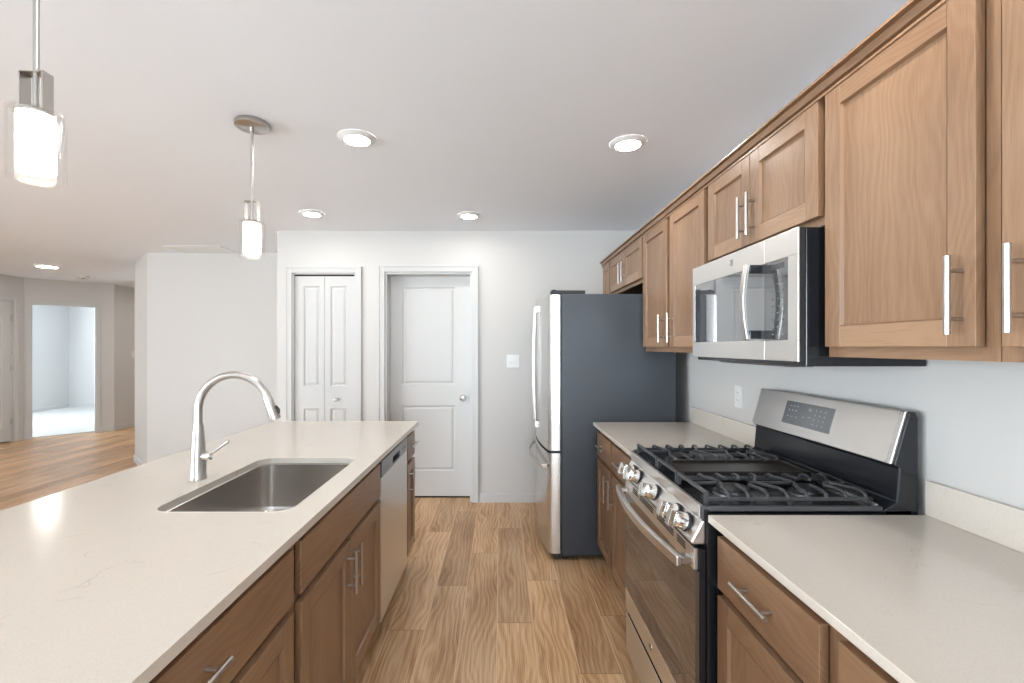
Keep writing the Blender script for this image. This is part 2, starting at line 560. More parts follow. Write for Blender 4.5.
wall('wall_rear', (-7.2, -4.5), (RX, -4.5), side=-1, t=0.15,
     holes=[(a + 7.2, b + 7.2, WZ0, WZ1) for a, b in ADDED_REAR_WIN])
# bedroom carpet
cp = MB().prism([(-9.95, 6.90), (-7.26, 6.90), (-6.58, 7.62), (-6.58, 10.5), (-9.95, 10.5)], 'z', 0.0, 0.012)
struct(cp.build('floor_bedroom_carpet', M['carpet']))

struct(MB().box(-7.19, 1.24, -4.49, -1.0, 0.0, 0.012).build('floor_added_bounce_carpet', M['carpet']))  # unseen carpet added to bounce neutral light up to the ceiling
# frames of the added, unseen windows
for k, (a, b) in enumerate(ADDED_REAR_WIN):
    m = MB(); y0, y1 = -4.62, -4.55; z0, z1 = WZ0, WZ1; w = 0.05
    m.box(a, b, y0, y1, z0, z0 + w); m.box(a, b, y0, y1, z1 - w, z1)
    m.box(a, a + w, y0, y1, z0 + w, z1 - w); m.box(b - w, b, y0, y1, z0 + w, z1 - w)
    m.box((a + b) / 2 - 0.03, (a + b) / 2 + 0.03, y0, y1, z0 + w, z1 - w)
    struct(recenter(m.build('window_%d' % (k + 1), M['trim'])))
for k, (a, b) in enumerate(ADDED_LEFT_WIN):  # left wall frames, also for windows added as light sources
    m = MB()
    m.box(-7.32, -7.25, a, b, WZ0, WZ0 + 0.05); m.box(-7.32, -7.25, a, b, WZ1 - 0.05, WZ1)
    for y in (a, (a + b) / 2 - 0.025, b - 0.05): m.box(-7.32, -7.25, y, y + 0.05, WZ0 + 0.05, WZ1 - 0.05)
    struct(recenter(m.build('window_%d' % (k + 2), M['trim'])))

# baseboards
strip('baseboard_back', (-2.014, BY), (0.35, BY), -1, gaps=[(D2[0] + 2.014 - 0.065, D2[1] + 2.014 + 0.06), (D1[0] + 2.014 - 0.06, D1[1] + 2.014 + 0.058)])
strip('baseboard_middle', (-3.94, 5.08), (-2.014, 5.08), -1)
strip('baseboard_middle_corner', (-4.497, 5.60), (-3.94, 5.08), -1)
strip('baseboard_middle_side', (-4.497, 5.60), (-4.497, 11.9), 1)
strip('baseboard_left', (-7.2, -4.5), (-7.2, 6.88), -1, gaps=[(10.36, 11.29)])
strip('baseboard_hall', (-7.2, 6.88), (-6.46, 7.62), -1, gaps=[(0.02, 0.876)])
strip('baseboard_corridor', (-6.46, 7.62), (-6.46, 11.9), -1)
strip('baseboard_bedroom_left', (-9.95, 6.9), (-9.95, 10.5), -1, z0=0.012, h=0.1)
strip('baseboard_bedroom_far', (-9.95, 10.5), (-6.6, 10.5), -1, z0=0.012, h=0.1)


def casing(m, x0, x1, z1, y, w=0.058, t=0.018, d=-1):
    """door casing around an opening x0..x1, top z1 on the face at y, in local wall coordinates"""
    for a0, a1, b0, b1 in ((x0 - w, x0, 0, z1 + w), (x1, x1 + w, 0, z1 + w), (x0, x1, z1, z1 + w)):
        m.box(a0, a1, y, y + d * t, b0, b1)
    # raised outer bead
    m.box(x0 - w, x0 - w + 0.014, y + d * t, y + d * (t + 0.005), 0, z1 + w)
    m.box(x1 + w - 0.014, x1 + w, y + d * t, y + d * (t + 0.005), 0, z1 + w)
    m.box(x0 - w + 0.014, x1 + w - 0.014, y + d * t, y + d * (t + 0.005), z1 + w - 0.014, z1 + w)


def panel_slab(m, x0, x1, yf, z0, z1, panels, t=0.035):
    """moulded door: flat slab face at yf (facing -y), each panel a groove and a raised field"""
    xs = sorted({x0, x1} | {p[0] for p in panels} | {p[1] for p in panels})
    zs = sorted({z0, z1} | {p[2] for p in panels} | {p[3] for p in panels})
    m.box(x0, x1, yf + 0.012, yf + t, z0, z1)
    def inp(cx, cz): return any(p[0] < cx < p[1] and p[2] < cz < p[3] for p in panels)
    for i in range(len(xs) - 1):
        for k in range(len(zs) - 1):
            if not inp((xs[i] + xs[i + 1]) / 2, (zs[k] + zs[k + 1]) / 2):
                m.box(xs[i], xs[i + 1], yf, yf + 0.012, zs[k], zs[k + 1])
    for a0, a1, b0, b1 in panels:
        n = len(m.v); s1, s2 = 0.012, 0.034
        rings = [(0, yf), (s1, yf + 0.0115), (s1 + 0.004, yf + 0.0115), (s2, yf + 0.003)]
        for s_, y in rings:
            m.v += [(a0 + s_, y, b0 + s_), (a1 - s_, y, b0 + s_), (a1 - s_, y, b1 - s_), (a0 + s_, y, b1 - s_)]
        for r in range(3):
            for k in range(4):
                k2 = (k + 1) % 4
                m.face([n + r * 4 + k, n + r * 4 + k2, n + (r + 1) * 4 + k2, n + (r + 1) * 4 + k], [(0, 0)] * 4)
        e = n + 12
        m.face([e, e + 1, e + 2, e + 3], [(0, 0)] * 4)


# door_1: pantry door set back in its jamb
r = struct_root('door_1', ((D1[0] + D1[1]) / 2, BY, 0))
m = MB(); casing(m, D1[0], D1[1], D1[2], BY); m.build('casing', M['trim'], r, bevel=0.002)
m = MB()
m.box(D1[0], D1[0] + 0.018, BY, BY + 0.17, 0, D1[2] - 0.018); m.box(D1[1] - 0.018, D1[1], BY, BY + 0.17, 0, D1[2] - 0.018)
m.box(D1[0], D1[1], BY, BY + 0.17, D1[2] - 0.018, D1[2])
m.build('jamb', M['trim'], r)
YS = 4.232
sx0, sx1 = D1[0] + 0.020, D1[1] - 0.020
fz = lambda y: 1.4 + (347 - y) * YS / 455
fx = lambda x: (x - 500) * YS / 455
m = MB()
panel_slab(m, sx0, sx1, YS, 0.014, D1[2] - 0.02, [(fx(402), fx(455), fz(384.5), fz(287)), (fx(402), fx(455), fz(471), fz(405.5))])
m.build('slab', M['trim'], r)
m = MB()
kx, kz = fx(463), fz(397.5)
m.lathe([(0.028, 0), (0.028, 0.006), (0.024, 0.009), (0.011, 0.012), (0.011, 0.03), (0.020, 0.036), (0.027, 0.048), (0.027, 0.056), (0.021, 0.066), (0.0, 0.069)], (kx, YS, kz), (0, -1, 0), 28)
k = m.build('knob', M['nickel'], r)
struct(MB().box(D1[0] + 0.018, D1[1] - 0.018, YS - 0.0, YS + 0.04, 0.0005, 0.004).build('door_gap_shade', M['dark']))  # dark strip laid on the floor for the shade under the door

# door_2: bifold closet
r = struct_root('door_2', ((D2[0] + D2[1]) / 2, BY, 0))
m = MB(); casing(m, D2[0], D2[1], D2[2], BY, 0.055); m.build('casing', M['trim'], r, bevel=0.002)
m = MB()
m.box(D2[0], D2[0] + 0.012, BY, BY + 0.115, 0, D2[2] - 0.012); m.box(D2[1] - 0.012, D2[1], BY, BY + 0.115, 0, D2[2] - 0.012)
m.box(D2[0], D2[1], BY, BY + 0.115, D2[2] - 0.012, D2[2]); m.build('jamb', M['trim'], r)
MB().box(D2[0] + 0.012, D2[1] - 0.012, BY + 0.03, BY + 0.055, D2[2] - 0.034, D2[2] - 0.012).build('track', M['dark'], r)
YB = BY + 0.02
gx = lambda x: (x - 500) * YB / 455
gz = lambda y: 1.4 + (347 - y) * YB / 455
xm = gx(324.6)
for x0, x1, pa, pb in ((D2[0] + 0.014, xm - 0.0015, 303.5, 320), (xm + 0.0015, D2[1] - 0.014, 330.5, 347)):
    m = MB()
    panel_slab(m, x0, x1, YB, 0.012, D2[2] - 0.026, [(gx(pa), gx(pb), gz(386.5), gz(286)), (gx(pa), gx(pb), gz(500), gz(408.5))], 0.032)
    lf = m.build('leaf', M['trim'], r)
    if x0 > xm:
        m = MB(); m.lathe([(0.008, 0), (0.008, 0.012), (0.016, 0.018), (0.018, 0.024), (0.014, 0.031), (0, 0.033)], (gx(336.5), YB, gz(399.5)), (0, -1, 0), 20)
        m.build('knob', M['nickel'], lf)

# door_3: closet door in the far left wall (face x = -7.2), seen on its hinge side
r = struct_root('door_3', (-7.2, 6.325, 0), PI / 2)
# local x runs along +Y, local y goes to -X; local origin at y=6.325
m = MB(); casing(m, -0.405, 0.405, 2.09, 0.0); m.build('casing', M['trim'], r, world=False, bevel=0.002)
m = MB(); m.box(-0.405, -0.390, 0, 0.15, 0, 2.075); m.box(0.390, 0.405, 0, 0.15, 0, 2.075); m.box(-0.405, 0.405, 0, 0.15, 2.075, 2.09)
m.build('jamb', M['trim'], r, world=False)
m = MB(); panel_slab(m, -0.388, 0.388, 0.006, 0.02, 2.07, [(-0.265, 0.265, 0.93, 1.93), (-0.265, 0.265, 0.2, 0.76)])
sl = m.build('slab', M['trim'], r, world=False)
for z in (1.83, 1.1, 0.30):
    m = MB(); m.cyl((0.389, -0.004, z - 0.045), (0.389, -0.004, z + 0.045), 0.006, n=12); m.box(0.372, 0.389, -0.001, 0.006, z - 0.045, z + 0.045)
    m.build('hinge', M['nickel'], sl, world=False)

# doorway to the bedroom: casing on the angled wall
r = struct_root('door_4', (-7.2, 6.88, 0), PI / 4)
m = MB(); casing(m, 0.078, 0.818, 2.06, 0.0); m.build('casing', M['trim'], r, world=False, bevel=0.002)
m = MB(); m.box(0.078, 0.090, -0.001, 0.121, 0, 2.048); m.box(0.806, 0.818, -0.001, 0.121, 0, 2.048); m.box(0.078, 0.818, -0.001, 0.121, 2.048, 2.06)
m.build('jamb', M['trim'], r, world=False)

# ------------------------------------------------------------------ cabinets
BAR = 0.157
def pull(parent, cx, cz, y, vertical, name='handle'):
    """bar pull standing out towards -y from the face at y (local coordinates)"""
    m = MB(); h = BAR / 2; q = 0.048
    if vertical:
        m.cyl((cx, y - 0.030, cz - h), (cx, y - 0.030, cz + h), 0.006, n=18)
        for s in (-q, q): m.cyl((cx, y, cz + s), (cx, y - 0.026, cz + s), 0.0045, n=12)
    else:
        m.cyl((cx - h, y - 0.030, cz), (cx + h, y - 0.030, cz), 0.006, n=18)
        for s in (-q, q): m.cyl((cx + s, y, cz), (cx + s, y - 0.026, cz), 0.0045, n=12)
    return m.build(name, M['nickel'], parent, world=False)


def shaker(root, x0, x1, z0, z1, stile=0.057, rail=0.057, t=0.020, name='door'):
    m = MB()
    m.box(x0, x0 + stile, -t, 0, z0, z1, 'z'); m.box(x1 - stile, x1, -t, 0, z0, z1, 'z')
    m.box(x0 + stile, x1 - stile, -t, 0, z1 - rail, z1, 'x'); m.box(x0 + stile, x1 - stile, -t, 0, z0, z0 + rail, 'x', 1)
    a0, a1, b0, b1 = x0 + stile, x1 - stile, z0 + rail, z1 - rail
    # small sloped inner edge
    n = len(m.v); s = 0.0035
    for k, (d, y) in enumerate(((0, -t), (s, -t + 0.0095))):
        m.v += [(a0 + d, y, b0 + d), (a1 - d, y, b0 + d), (a1 - d, y, b1 - d), (a0 + d, y, b1 - d)]
    for k in range(4):
        k2 = (k + 1) % 4
        m.face([n + k, n + k2, n + 4 + k2, n + 4 + k], [(0, 0), (0.1, 0), (0.1, 0.007), (0, 0.007)])
    m.box(a0, a1, -t + 0.0095, -0.002, b0, b1, 'z')
    o = m.build(name, [M['wood'], M['wood_rail']], root, world=False, bevel=0.0012, seg=1)
    o.location = (0, -0.0028, 0)
    return o


def slab(root, x0, x1, z0, z1, t=0.020, name='drawer_front'):
    m = MB(); m.box(x0, x1, -t, 0, z0, z1, 'x')
    o = m.build(name, M['wood'], root, world=False, bevel=0.002)
    o.location = (0, -0.0028, 0)
    return o


def base_body(root, w, depth=0.60, top=0.8915, end=None):
    m = MB()
    m.box(0, 0.016, 0.019, depth, 0.114, top, 'z'); m.box(w - 0.016, w, 0.019, depth, 0.114, top, 'z')
    m.box(0.016, w - 0.016, 0.019, depth, 0.114, 0.130, 'x'); m.box(0.016, w - 0.016, depth - 0.008, depth, 0.130, top, 'z')
    m.build('carcass', M['wood_carcass'], root, world=False)
    m = MB()
    m.box(0, 0.032, 0, 0.019, 0.114, top, 'z'); m.box(w - 0.032, w, 0, 0.019, 0.114, top, 'z')
    m.box(0.032, w - 0.032, 0, 0.019, top - 0.045, top, 'x'); m.box(0.032, w - 0.032, 0, 0.019, 0.114, 0.155, 'x')
    m.box(0.032, w - 0.032, 0, 0.019, 0.68, 0.725, 'x')
    m.build('face_frame', M['wood'], root, world=False)
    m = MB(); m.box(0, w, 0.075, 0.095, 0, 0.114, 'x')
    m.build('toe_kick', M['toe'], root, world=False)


# right run: face frames at X = 0.647, facing -X (local x runs towards the camera)
FRX = 0.647
GB = 'base cabinets'
def right_base(y_far, y_near, label, drawer, doors, zd=(0.710, 0.858), zr=(0.138, 0.688)):
    r = thing('base_cabinet', label, 'cabinet', (FRX, y_far, 0), -PI / 2, GB)
    base_body(r, y_far - y_near, RX - FRX - 0.002)
    if drawer:
        d = slab(r, drawer[0], drawer[1], *zd); pull(d, (drawer[0] + drawer[1]) / 2, (zd[0] + zd[1]) / 2 + 0.003, -0.020, False)
    for x0, x1, hx in doors:
        d = shaker(r, x0, x1, *zr); pull(d, hx, zr[1] - 0.028 - BAR / 2, -0.020, True)
    return r
right_base(2.944, 2.560, 'narrow wood base cabinet with one drawer beside the refrigerator', (0.016, 0.368), [(0.016, 0.368, 0.328)])
right_base(2.560, 2.085, 'wood base cabinet with one drawer against the far side of the stove', (0.018, 0.458), [(0.018, 0.458, 0.058)])
right_base(1.318, 0.866, 'wood base cabinet with one drawer against the near side of the stove', (0.011, 0.428), [(0.011, 0.428, 0.388)])
right_base(0.866, 0.20, 'wood base cabinet partly cut off under the near end of the stove-side counter', (0.025, 0.641), [(0.025, 0.331, 0.291), (0.335, 0.641, 0.375)])

# island: face frames at X = -0.573, facing +X (local x runs away from the camera)
FIX = -0.573
def island_base(y0, y1, label, drawer, doors, dpull=True, zd=(0.715, 0.862), zr=(0.150, 0.690)):
    r = thing('base_cabinet', label, 'cabinet', (FIX, y0, 0), PI / 2, GB)
    base_body(r, y1 - y0, 0.60)
    d = slab(r, drawer[0], drawer[1], *zd, name='drawer_front' if dpull else 'false_front')
    if dpull: pull(d, (drawer[0] + drawer[1]) / 2, 0.797, -0.020, False)
    for x0, x1, hx in doors:
        d = shaker(r, x0, x1, *zr); pull(d, hx, zr[1] - 0.025 - BAR / 2, -0.020, True)
    return r
island_base(0.37, 1.235, 'wood island cabinet with wide drawer at the near end of the island', (0.02, 0.845), [(0.02, 0.430, 0.39), (0.435, 0.845, 0.475)])
island_base(1.235, 2.108, 'wide wood island cabinet with blank front and paired doors below the sink', (0.027, 0.858), [(0.027, 0.441, 0.411), (0.446, 0.858, 0.476)], False)
island_base(2.706, 2.950, 'narrow wood cabinet at the far end of the island past the dishwasher', (0.012, 0.232), [(0.012, 0.232, 0.045)])
m = MB(); m.box(-1.195, -1.176, 0.37, 2.95, 0, 0.8915, 'z')
tag(recenter(m.build('island_back_panel', M['wood'])), 'wood panel closing the seating side of the island', 'panel')

# wall cabinets: face frames at X = 0.945
FUX = 0.945
GW = 'wall cabinets'
def wall_cab(y_far, y_near, z0, label, doors, z1=2.134, hz=0.025, hname='handle', zdoor=None):
    w = y_far - y_near
    r = thing('wall_cabinet', label, 'cabinet', (FUX, y_far, z0), -PI / 2, GW)
    H = z1 - z0; dp = RX - FUX - 0.002
    m = MB(); m.box(0, 0.016, 0.019, dp, 0, H, 'z'); m.box(w - 0.016, w, 0.019, dp, 0, H, 'z')
    m.box(0.016, w - 0.016, 0.019, dp, H - 0.016, H, 'x'); m.box(0.016, w - 0.016, dp - 0.008, dp, 0.016, H - 0.016)
    m.build('carcass', M['wood'], r, world=False)
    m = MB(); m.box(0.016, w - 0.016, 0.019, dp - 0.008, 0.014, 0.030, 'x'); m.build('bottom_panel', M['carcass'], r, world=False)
    m = MB(); m.box(0, 0.036, 0, 0.019, 0, H, 'z'); m.box(w - 0.036, w, 0, 0.019, 0, H, 'z')
    m.box(0.036, w - 0.036, 0, 0.019, H - 0.045, H, 'x'); m.box(0.036, w - 0.036, 0, 0.019, 0, 0.036, 'x')
    if len(doors) == 2 and w > 0.85: m.box(w / 2 - 0.04, w / 2 + 0.04, 0, 0.019, 0.036, H - 0.045, 'z')
    m.build('face_frame', M['wood'], r, world=False)
    dz0 = 0.0285 if zdoor is None else zdoor - z0
    for x0, x1, hx in doors:
        d = shaker(r, x0, x1, dz0, H - 0.016)
        if hx is not None: pull(d, hx, dz0 + hz + BAR / 2, -0.020, True)
    return r
wall_cab(4.105, 3.825, 1.372, 'slim wood wall cabinet in the corner beyond the refrigerator', [(0.03, 0.262, None)])
wall_cab(3.820, 2.955, 1.829, 'short wood wall cabinet above the refrigerator', [(0.012, 0.425, 0.385), (0.430, 0.853, 0.468)], zdoor=1.853)
wall_cab(2.950, 2.045, 1.372, 'wood wall cabinet with two tall doors between refrigerator and microwave', [(0.013, 0.430, 0.382), (0.474, 0.890, 0.520)])
wall_cab(2.040, 1.308, 1.755, 'short wood wall cabinet with two doors above the microwave', [(0.022, 0.358, 0.330), (0.362, 0.718, 0.390)], zdoor=1.780)
wall_cab(1.306, 0.858, 1.372, 'single-door wood wall cabinet beside the microwave', [(0.014, 0.4235, 0.3975)])
wall_cab(0.856, 0.25, 1.372, 'wood wall cabinet past the single-door one, cut off at the picture edge', [(0.019, 0.300, 0.055), (0.305, 0.590, 0.560)])
# crown moulding
m = MB()
m.prism([(0.945, 2.114), (0.919, 2.114), (0.919, 2.121), (0.934, 2.1225), (0.934, 2.128), (0.918, 2.131), (0.911, 2.146), (0.914, 2.149), (0.914, 2.152), (0.899, 2.153), (0.899, 2.160), (1.248, 2.160), (1.248, 2.136), (0.945, 2.136)], 'y', 0.25, 4.105)
tag(recenter(m.build('cabinet_crown_moulding', M['wood'])), 'long wood crown moulding running along the tops of the wall cabinets', 'moulding')['kind'] = 'thing'

# ------------------------------------------------------------------ stone tops
def rrect(x0, x1, y0, y1, r, n=8):
    P = []
    for cx, cy, a0 in ((x1 - r, y1 - r, 0), (x0 + r, y1 - r, 90), (x0 + r, y0 + r, 180), (x1 - r, y0 + r, 270)):
        for k in range(n + 1):
            a = math.radians(a0 + 90 * k / n); P.append((cx + r * math.cos(a), cy + r * math.sin(a)))
    return P


def counter(name, x0, x1, y0, y1, hole=None, z0=0.893, z1=0.914):
    m = MB()
    if hole is None:
        m.box(x0, x1, y0, y1, z0, z1)
    else:
        # quads fanned between the outer rectangle and the rounded cutout
        H = rrect(*hole); n = len(H)
        outer = []
        cx, cy = (hole[0] + hole[1]) / 2, (hole[2] + hole[3]) / 2
        cor = [(x1, y1), (x0, y1), (x0, y0), (x1, y0)]
        q = n // 4
        for k, (hx, hy) in enumerate(H):
            c = cor[k // q]; j = k % q
            outer.append(c)
        b = len(m.v)
        for z in (z0, z1):
            m.v += [(p[0], p[1], z) for p in H]
            m.v += [(p[0], p[1], z) for p in cor]
        N = n + 4
        def tri(i, j, k, top):
            o = N if top else 0
            f = [b + o + i, b + o + j, b + o + k] if top else [b + o + k, b + o + j, b + o + i]
            m.face(f, [(0, 0)] * len(f))
        for top in (0, 1):
            for s in range(4):
                for k in range(s * q, s * q + q - 1):
                    tri(n + s, k + 1, k, top)
                k = s * q + q - 1; k2 = (k + 1) % n; s2 = (s + 1) % 4
                o = N if top else 0
                f = [b + o + n + s, b + o + n + s2, b + o + k2, b + o + k]
                if not top: f.reverse()
                m.face(f, [(0, 0)] * 4)
        for k in range(n):
            k2 = (k + 1) % n
            m.face([b + k, b + k2, b + N + k2, b + N + k], [(0, 0)] * 4)
        for s in range(4):
            s2 = (s + 1) % 4
            m.face([b + n + s, b + N + n + s, b + N + n + s2, b + n + s2], [(0, 0)] * 4)
    return recenter(m.build(name, M['quartz'], bevel=0.0015))


SNK = (-1.035, -0.622, 1.338, 1.985, 0.055)
tag(counter('island_countertop', -1.478, -0.532, 0.33, 2.972, SNK), 'cream quartz countertop of the island with the sink cutout', 'countertop', 'quartz countertops')
tag(counter('countertop', 0.602, RX - 0.001, 2.086, 2.946), 'short cream quartz countertop between the refrigerator and the stove', 'countertop', 'quartz countertops')
tag(counter('countertop', 0.602, RX - 0.001, 0.18, 1.317), 'long cream quartz countertop on the near side of the stove', 'countertop', 'quartz countertops')
for y0, y1, lab in ((2.086, 2.946, 'low quartz backsplash strip behind the counter next to the refrigerator'), (0.18, 1.317, 'low quartz backsplash strip behind the counter on the near side of the stove')):
    m = MB(); m.box(1.230, RX - 0.001, y0, y1, 0.9145, 1.014)
    tag(recenter(m.build('backsplash', M['quartz'], bevel=0.0015)), lab, 'backsplash', 'quartz backsplashes')

# ------------------------------------------------------------------ sink
r = thing('kitchen_sink', 'undermount stainless steel single-bowl sink set in the island counter', 'sink', ((SNK[0] + SNK[1]) / 2, (SNK[2] + SNK[3]) / 2, 0.66))
m = MB()
def ring(d, rad, z):
    return [(p[0], p[1], z) for p in rrect(SNK[0] - d, SNK[1] + d, SNK[2] - d, SNK[3] + d, rad)]
rings = [ring(0.018, 0.07, 0.8925), ring(0.002, 0.057, 0.8925), ring(-0.002, 0.055, 0.888), ring(-0.006, 0.055, 0.715), ring(-0.012, 0.05, 0.692), ring(-0.028, 0.04, 0.678), ring(-0.05, 0.03, 0.675)]
n = len(rings[0])
for R_ in rings: m.v += R_
for i in range(len(rings) - 1):
    for k in range(n):
        k2 = (k + 1) % n
        m.face([i * n + k, i * n + k2, (i + 1) * n + k2, (i + 1) * n + k], [(0, 0)] * 4, 0, True)
e = (len(rings) - 1) * n
m.face([e + k for k in range(n)], [(0, 0)] * n)
bowl = m.build('bowl', M['sink'], r)
sm_ = bowl.modifiers.new('thickness', 'SOLIDIFY'); sm_.thickness = 0.0015; sm_.offset = -1
m = MB(); m.lathe([(0.055, 0.0), (0.055, 0.002), (0.045, 0.003), (0.038, -0.0), (0.0, 0.0005)], (-0.83, 1.70, 0.6755), (0, 0, 1), 32)
m.build('drain', M['chrome'], r)

# ------------------------------------------------------------------ faucet
FXc, FYc = -1.11, 1.675
r = thing('kitchen_faucet', 'brushed nickel gooseneck faucet with pull-down head standing behind the sink', 'faucet', (FXc, FYc, 0.914))
m = MB(); m.lathe([(0.0275, 0), (0.0275, 0.005), (0.0262, 0.009), (0.0255, 0.06), (0.0215, 0.14), (0.0170, 0.19), (0.0152, 0.203)], (FXc, FYc, 0.9145), n=36)
m.build('base_body', M['nickel'], r)
cz, R0 = 1.166, 0.1315
pts = [(FXc, FYc, 1.117), (FXc, FYc, 1.14)]
for k in range(0, 33):
    a = math.radians(180 - 160 * k / 32)
    pts.append((FXc + R0 + R0 * math.cos(a), FYc, cz + R0 * math.sin(a)))
m = MB(); m.tube(pts, 0.0135, 20); m.build('spout', M['nickel'], r)
ex, ez = pts[-1][0], pts[-1][2]
dx_, dz_ = math.sin(math.radians(20)), -math.cos(math.radians(20))
m = MB(); m.lathe([(0.0145, -0.004), (0.0155, 0.0), (0.0165, 0.03), (0.0205, 0.075), (0.0195, 0.082), (0.014, 0.083)], (ex, FYc, ez), (dx_, 0, dz_), 28)
hd = m.build('spray_head', M['nickel'], r)
m = MB()
m.tube([(ex + dx_ * 0.035 + 0.016, FYc, ez + dz_ * 0.035 + 0.004), (ex + dx_ * 0.05 + 0.022, FYc, ez + dz_ * 0.05 + 0.006), (ex + dx_ * 0.062 + 0.018, FYc, ez + dz_ * 0.062 + 0.004)], 0.006, 8)
m.build('spray_button', M['blackmat'], hd)
m = MB()
m.lathe([(0.0165, 0.018), (0.0175, 0.03), (0.0175, 0.040), (0.013, 0.047), (0, 0.048)], (FXc, FYc, 0.998), (1, 0, 0), 24)
hub = m.build('handle_hub', M['chrome'], r)
m = MB(); m.tube([(FXc + 0.040, FYc, 1.003), (FXc + 0.062, FYc, 1.018), (FXc + 0.085, FYc, 1.035), (FXc + 0.112, FYc, 1.054)], [0.0065, 0.005, 0.005, 0.0065], 12)
m.build('lever', M['nickel'], hub)

# ------------------------------------------------------------------ dishwasher
r = thing('dishwasher', 'stainless steel dishwasher built into the island between its cabinets', 'dishwasher', (-0.86, 2.405, 0))
y0, y1, xf = 2.114, 2.700, -0.551
m = MB(); m.box(-1.15, -0.575, y0, y1, 0.10, 0.885); m.build('tub', M['blackmat'], r)
m = MB(); m.box(-0.575, xf, y0 + 0.001, y1 - 0.001, 0.118, 0.790); m.build('door', M['steel'], r, bevel=0.003)
m = MB()
pz0, pz1, py0, py1 = 0.803, 0.836, 2.333, 2.492
m.box(-0.575, xf + 0.002, y0, y1, 0.793, pz0, 'y'); m.box(-0.575, xf + 0.002, y0, y1, pz1, 0.868, 'y')
m.box(-0.575, xf + 0.002, y0, py0, pz0, pz1, 'y'); m.box(-0.575, xf + 0.002, py1, y1, pz0, pz1, 'y')
cp_ = m.build('control_strip', brushed('grey_steel', (0.30, 0.30, 0.305, 1), 0.3, 'y'), r)
m = MB(); m.box(-0.574, -0.566, py0, py1, pz0, pz1); m.build('pocket_handle', M['dark'], cp_)
m = MB()
for k in range(5): m.box(xf + 0.002, xf + 0.0024, 2.15 + k * 0.03, 2.162 + k * 0.03, 0.815, 0.819)
m.build('key_lettering', M['greymark'], cp_)
MB().box(xf + 0.002, xf + 0.0024, 2.55, 2.64, 0.822, 0.83).build('display_strip', M['greymark'], cp_)
m = MB(); m.box(-0.66, -0.64, y0, y1, 0.0, 0.112); m.build('kick_plate', M['blackmat'], r)

# ------------------------------------------------------------------ refrigerator
r = thing('refrigerator', 'tall stainless steel refrigerator with dark slate side and bottom freezer drawer', 'refrigerator', (0.76, 3.42, 0))
fy0, fy1 = 2.972, 3.874
m = MB(); m.box(0.404, 1.15, fy0, fy1, 0.035, 1.747); m.build('cabinet_body', M['slate'], r, bevel=0.004)
def face_x(y):
    t_ = (y - fy0) / (fy1 - fy0); return 0.322 - 0.046 * (1 - (2 * t_ - 1) ** 2)
def curved(y0, y1, x_back=0.393, rc=0.014, n=16):
    P = [(x_back, y0), (x_back, y1)]
    ys = [y1 - (y1 - y0) * k / n for k in range(n + 1)]
    P += [(face_x(y1) + rc * 1.6, y1), (face_x(y1) + rc * 0.45, y1 - rc * 0.35)]
    P += [(face_x(y), y) for y in ys[1:-1]]
    P += [(face_x(y0) + rc * 0.45, y0 + rc * 0.35), (face_x(y0) + rc * 1.6, y0)]
    return P
mid = 3.423
def vhandle(y, par):
    m = MB(); pts = []
    for k in range(25):
        t_ = k / 24; z = 0.835 + (1.675 - 0.835) * t_
        pts.append((face_x(y) - 0.014 - 0.014 * math.sin(PI * t_), y, z))
    m.tube(pts, 0.0, flat=(0.006, 0.011))
    h = m.build('handle', M['nickel'], par, bevel=0.003)
    for z in (0.83, 1.68):
        m = MB(); m.box(face_x(y) - 0.021, face_x(y) + 0.006, y - 0.013, y + 0.013, z - 0.024, z + 0.024)
        m.build('handle_mount', M['steel_v'], par, bevel=0.004)
for a, b, hy in ((fy0 + 0.002, mid - 0.003, mid - 0.055), (mid + 0.003, fy1 - 0.002, mid + 0.055)):
    m = MB(); m.prism(curved(a, b), 'z', 0.722, 1.742, smooth=True)
    d = m.build('door', M['steel_v'], r)
    vhandle(hy, d)
m = MB(); m.prism(curved(fy0 + 0.002, fy1 - 0.002, n=28), 'z', 0.048, 0.704, smooth=True)
fz_ = m.build('freezer_drawer', M['steel_v'], r)
m = MB(); pts = []
for k in range(25):
    t_ = k / 24; y = fy0 + 0.075 + (fy1 - fy0 - 0.15) * t_
    pts.append((face_x(y) - 0.030 - 0.022 * math.sin(PI * t_), y, 0.610))
m.tube(pts, 0.0, flat=(0.011, 0.006)); m.build('handle', M['nickel'], fz_, bevel=0.003)
for y in (fy0 + 0.07, fy1 - 0.07):
    m = MB(); m.box(face_x(y) - 0.036, face_x(y) + 0.006, y - 0.022, y + 0.022, 0.597, 0.623)
    m.build('handle_mount', M['steel_v'], fz_, bevel=0.004)
m = MB(); m.box(0.394, 0.405, fy0 + 0.008, fy1 - 0.008, 0.06, 1.738); m.build('door_gasket', M['blackmat'], r)
m = MB(); m.box(0.338, 0.392, fy0 + 0.008, fy1 - 0.008, 0.704, 0.722); m.build('gap_strip', M['blackmat'], r)
m = MB(); m.box(0.335, 0.56, fy0 + 0.012, fy0 + 0.075, 1.747, 1.772); m.cyl((0.358, fy0 + 0.035, 1.741), (0.358, fy0 + 0.035, 1.778), 0.013)
m.build('hinge_cover', M['blackmat'], r, bevel=0.004)
m = MB(); m.box(0.335, 0.56, fy1 - 0.075, fy1 - 0.012, 1.747, 1.772); m.build('hinge_cover', M['blackmat'], r, bevel=0.004)
m = MB(); m.box(0.36, 0.40, fy0 + 0.02, fy1 - 0.02, 0.012, 0.047); m.build('toe_grille', M['blackmat'], r)
for x, y in ((0.43, fy0 + 0.05), (0.43, fy1 - 0.05), (1.09, fy0 + 0.05), (1.09, fy1 - 0.05)):
    m = MB(); m.cyl((x, y, 0), (x, y, 0.036), 0.018); m.build('foot', M['blackmat'], r)

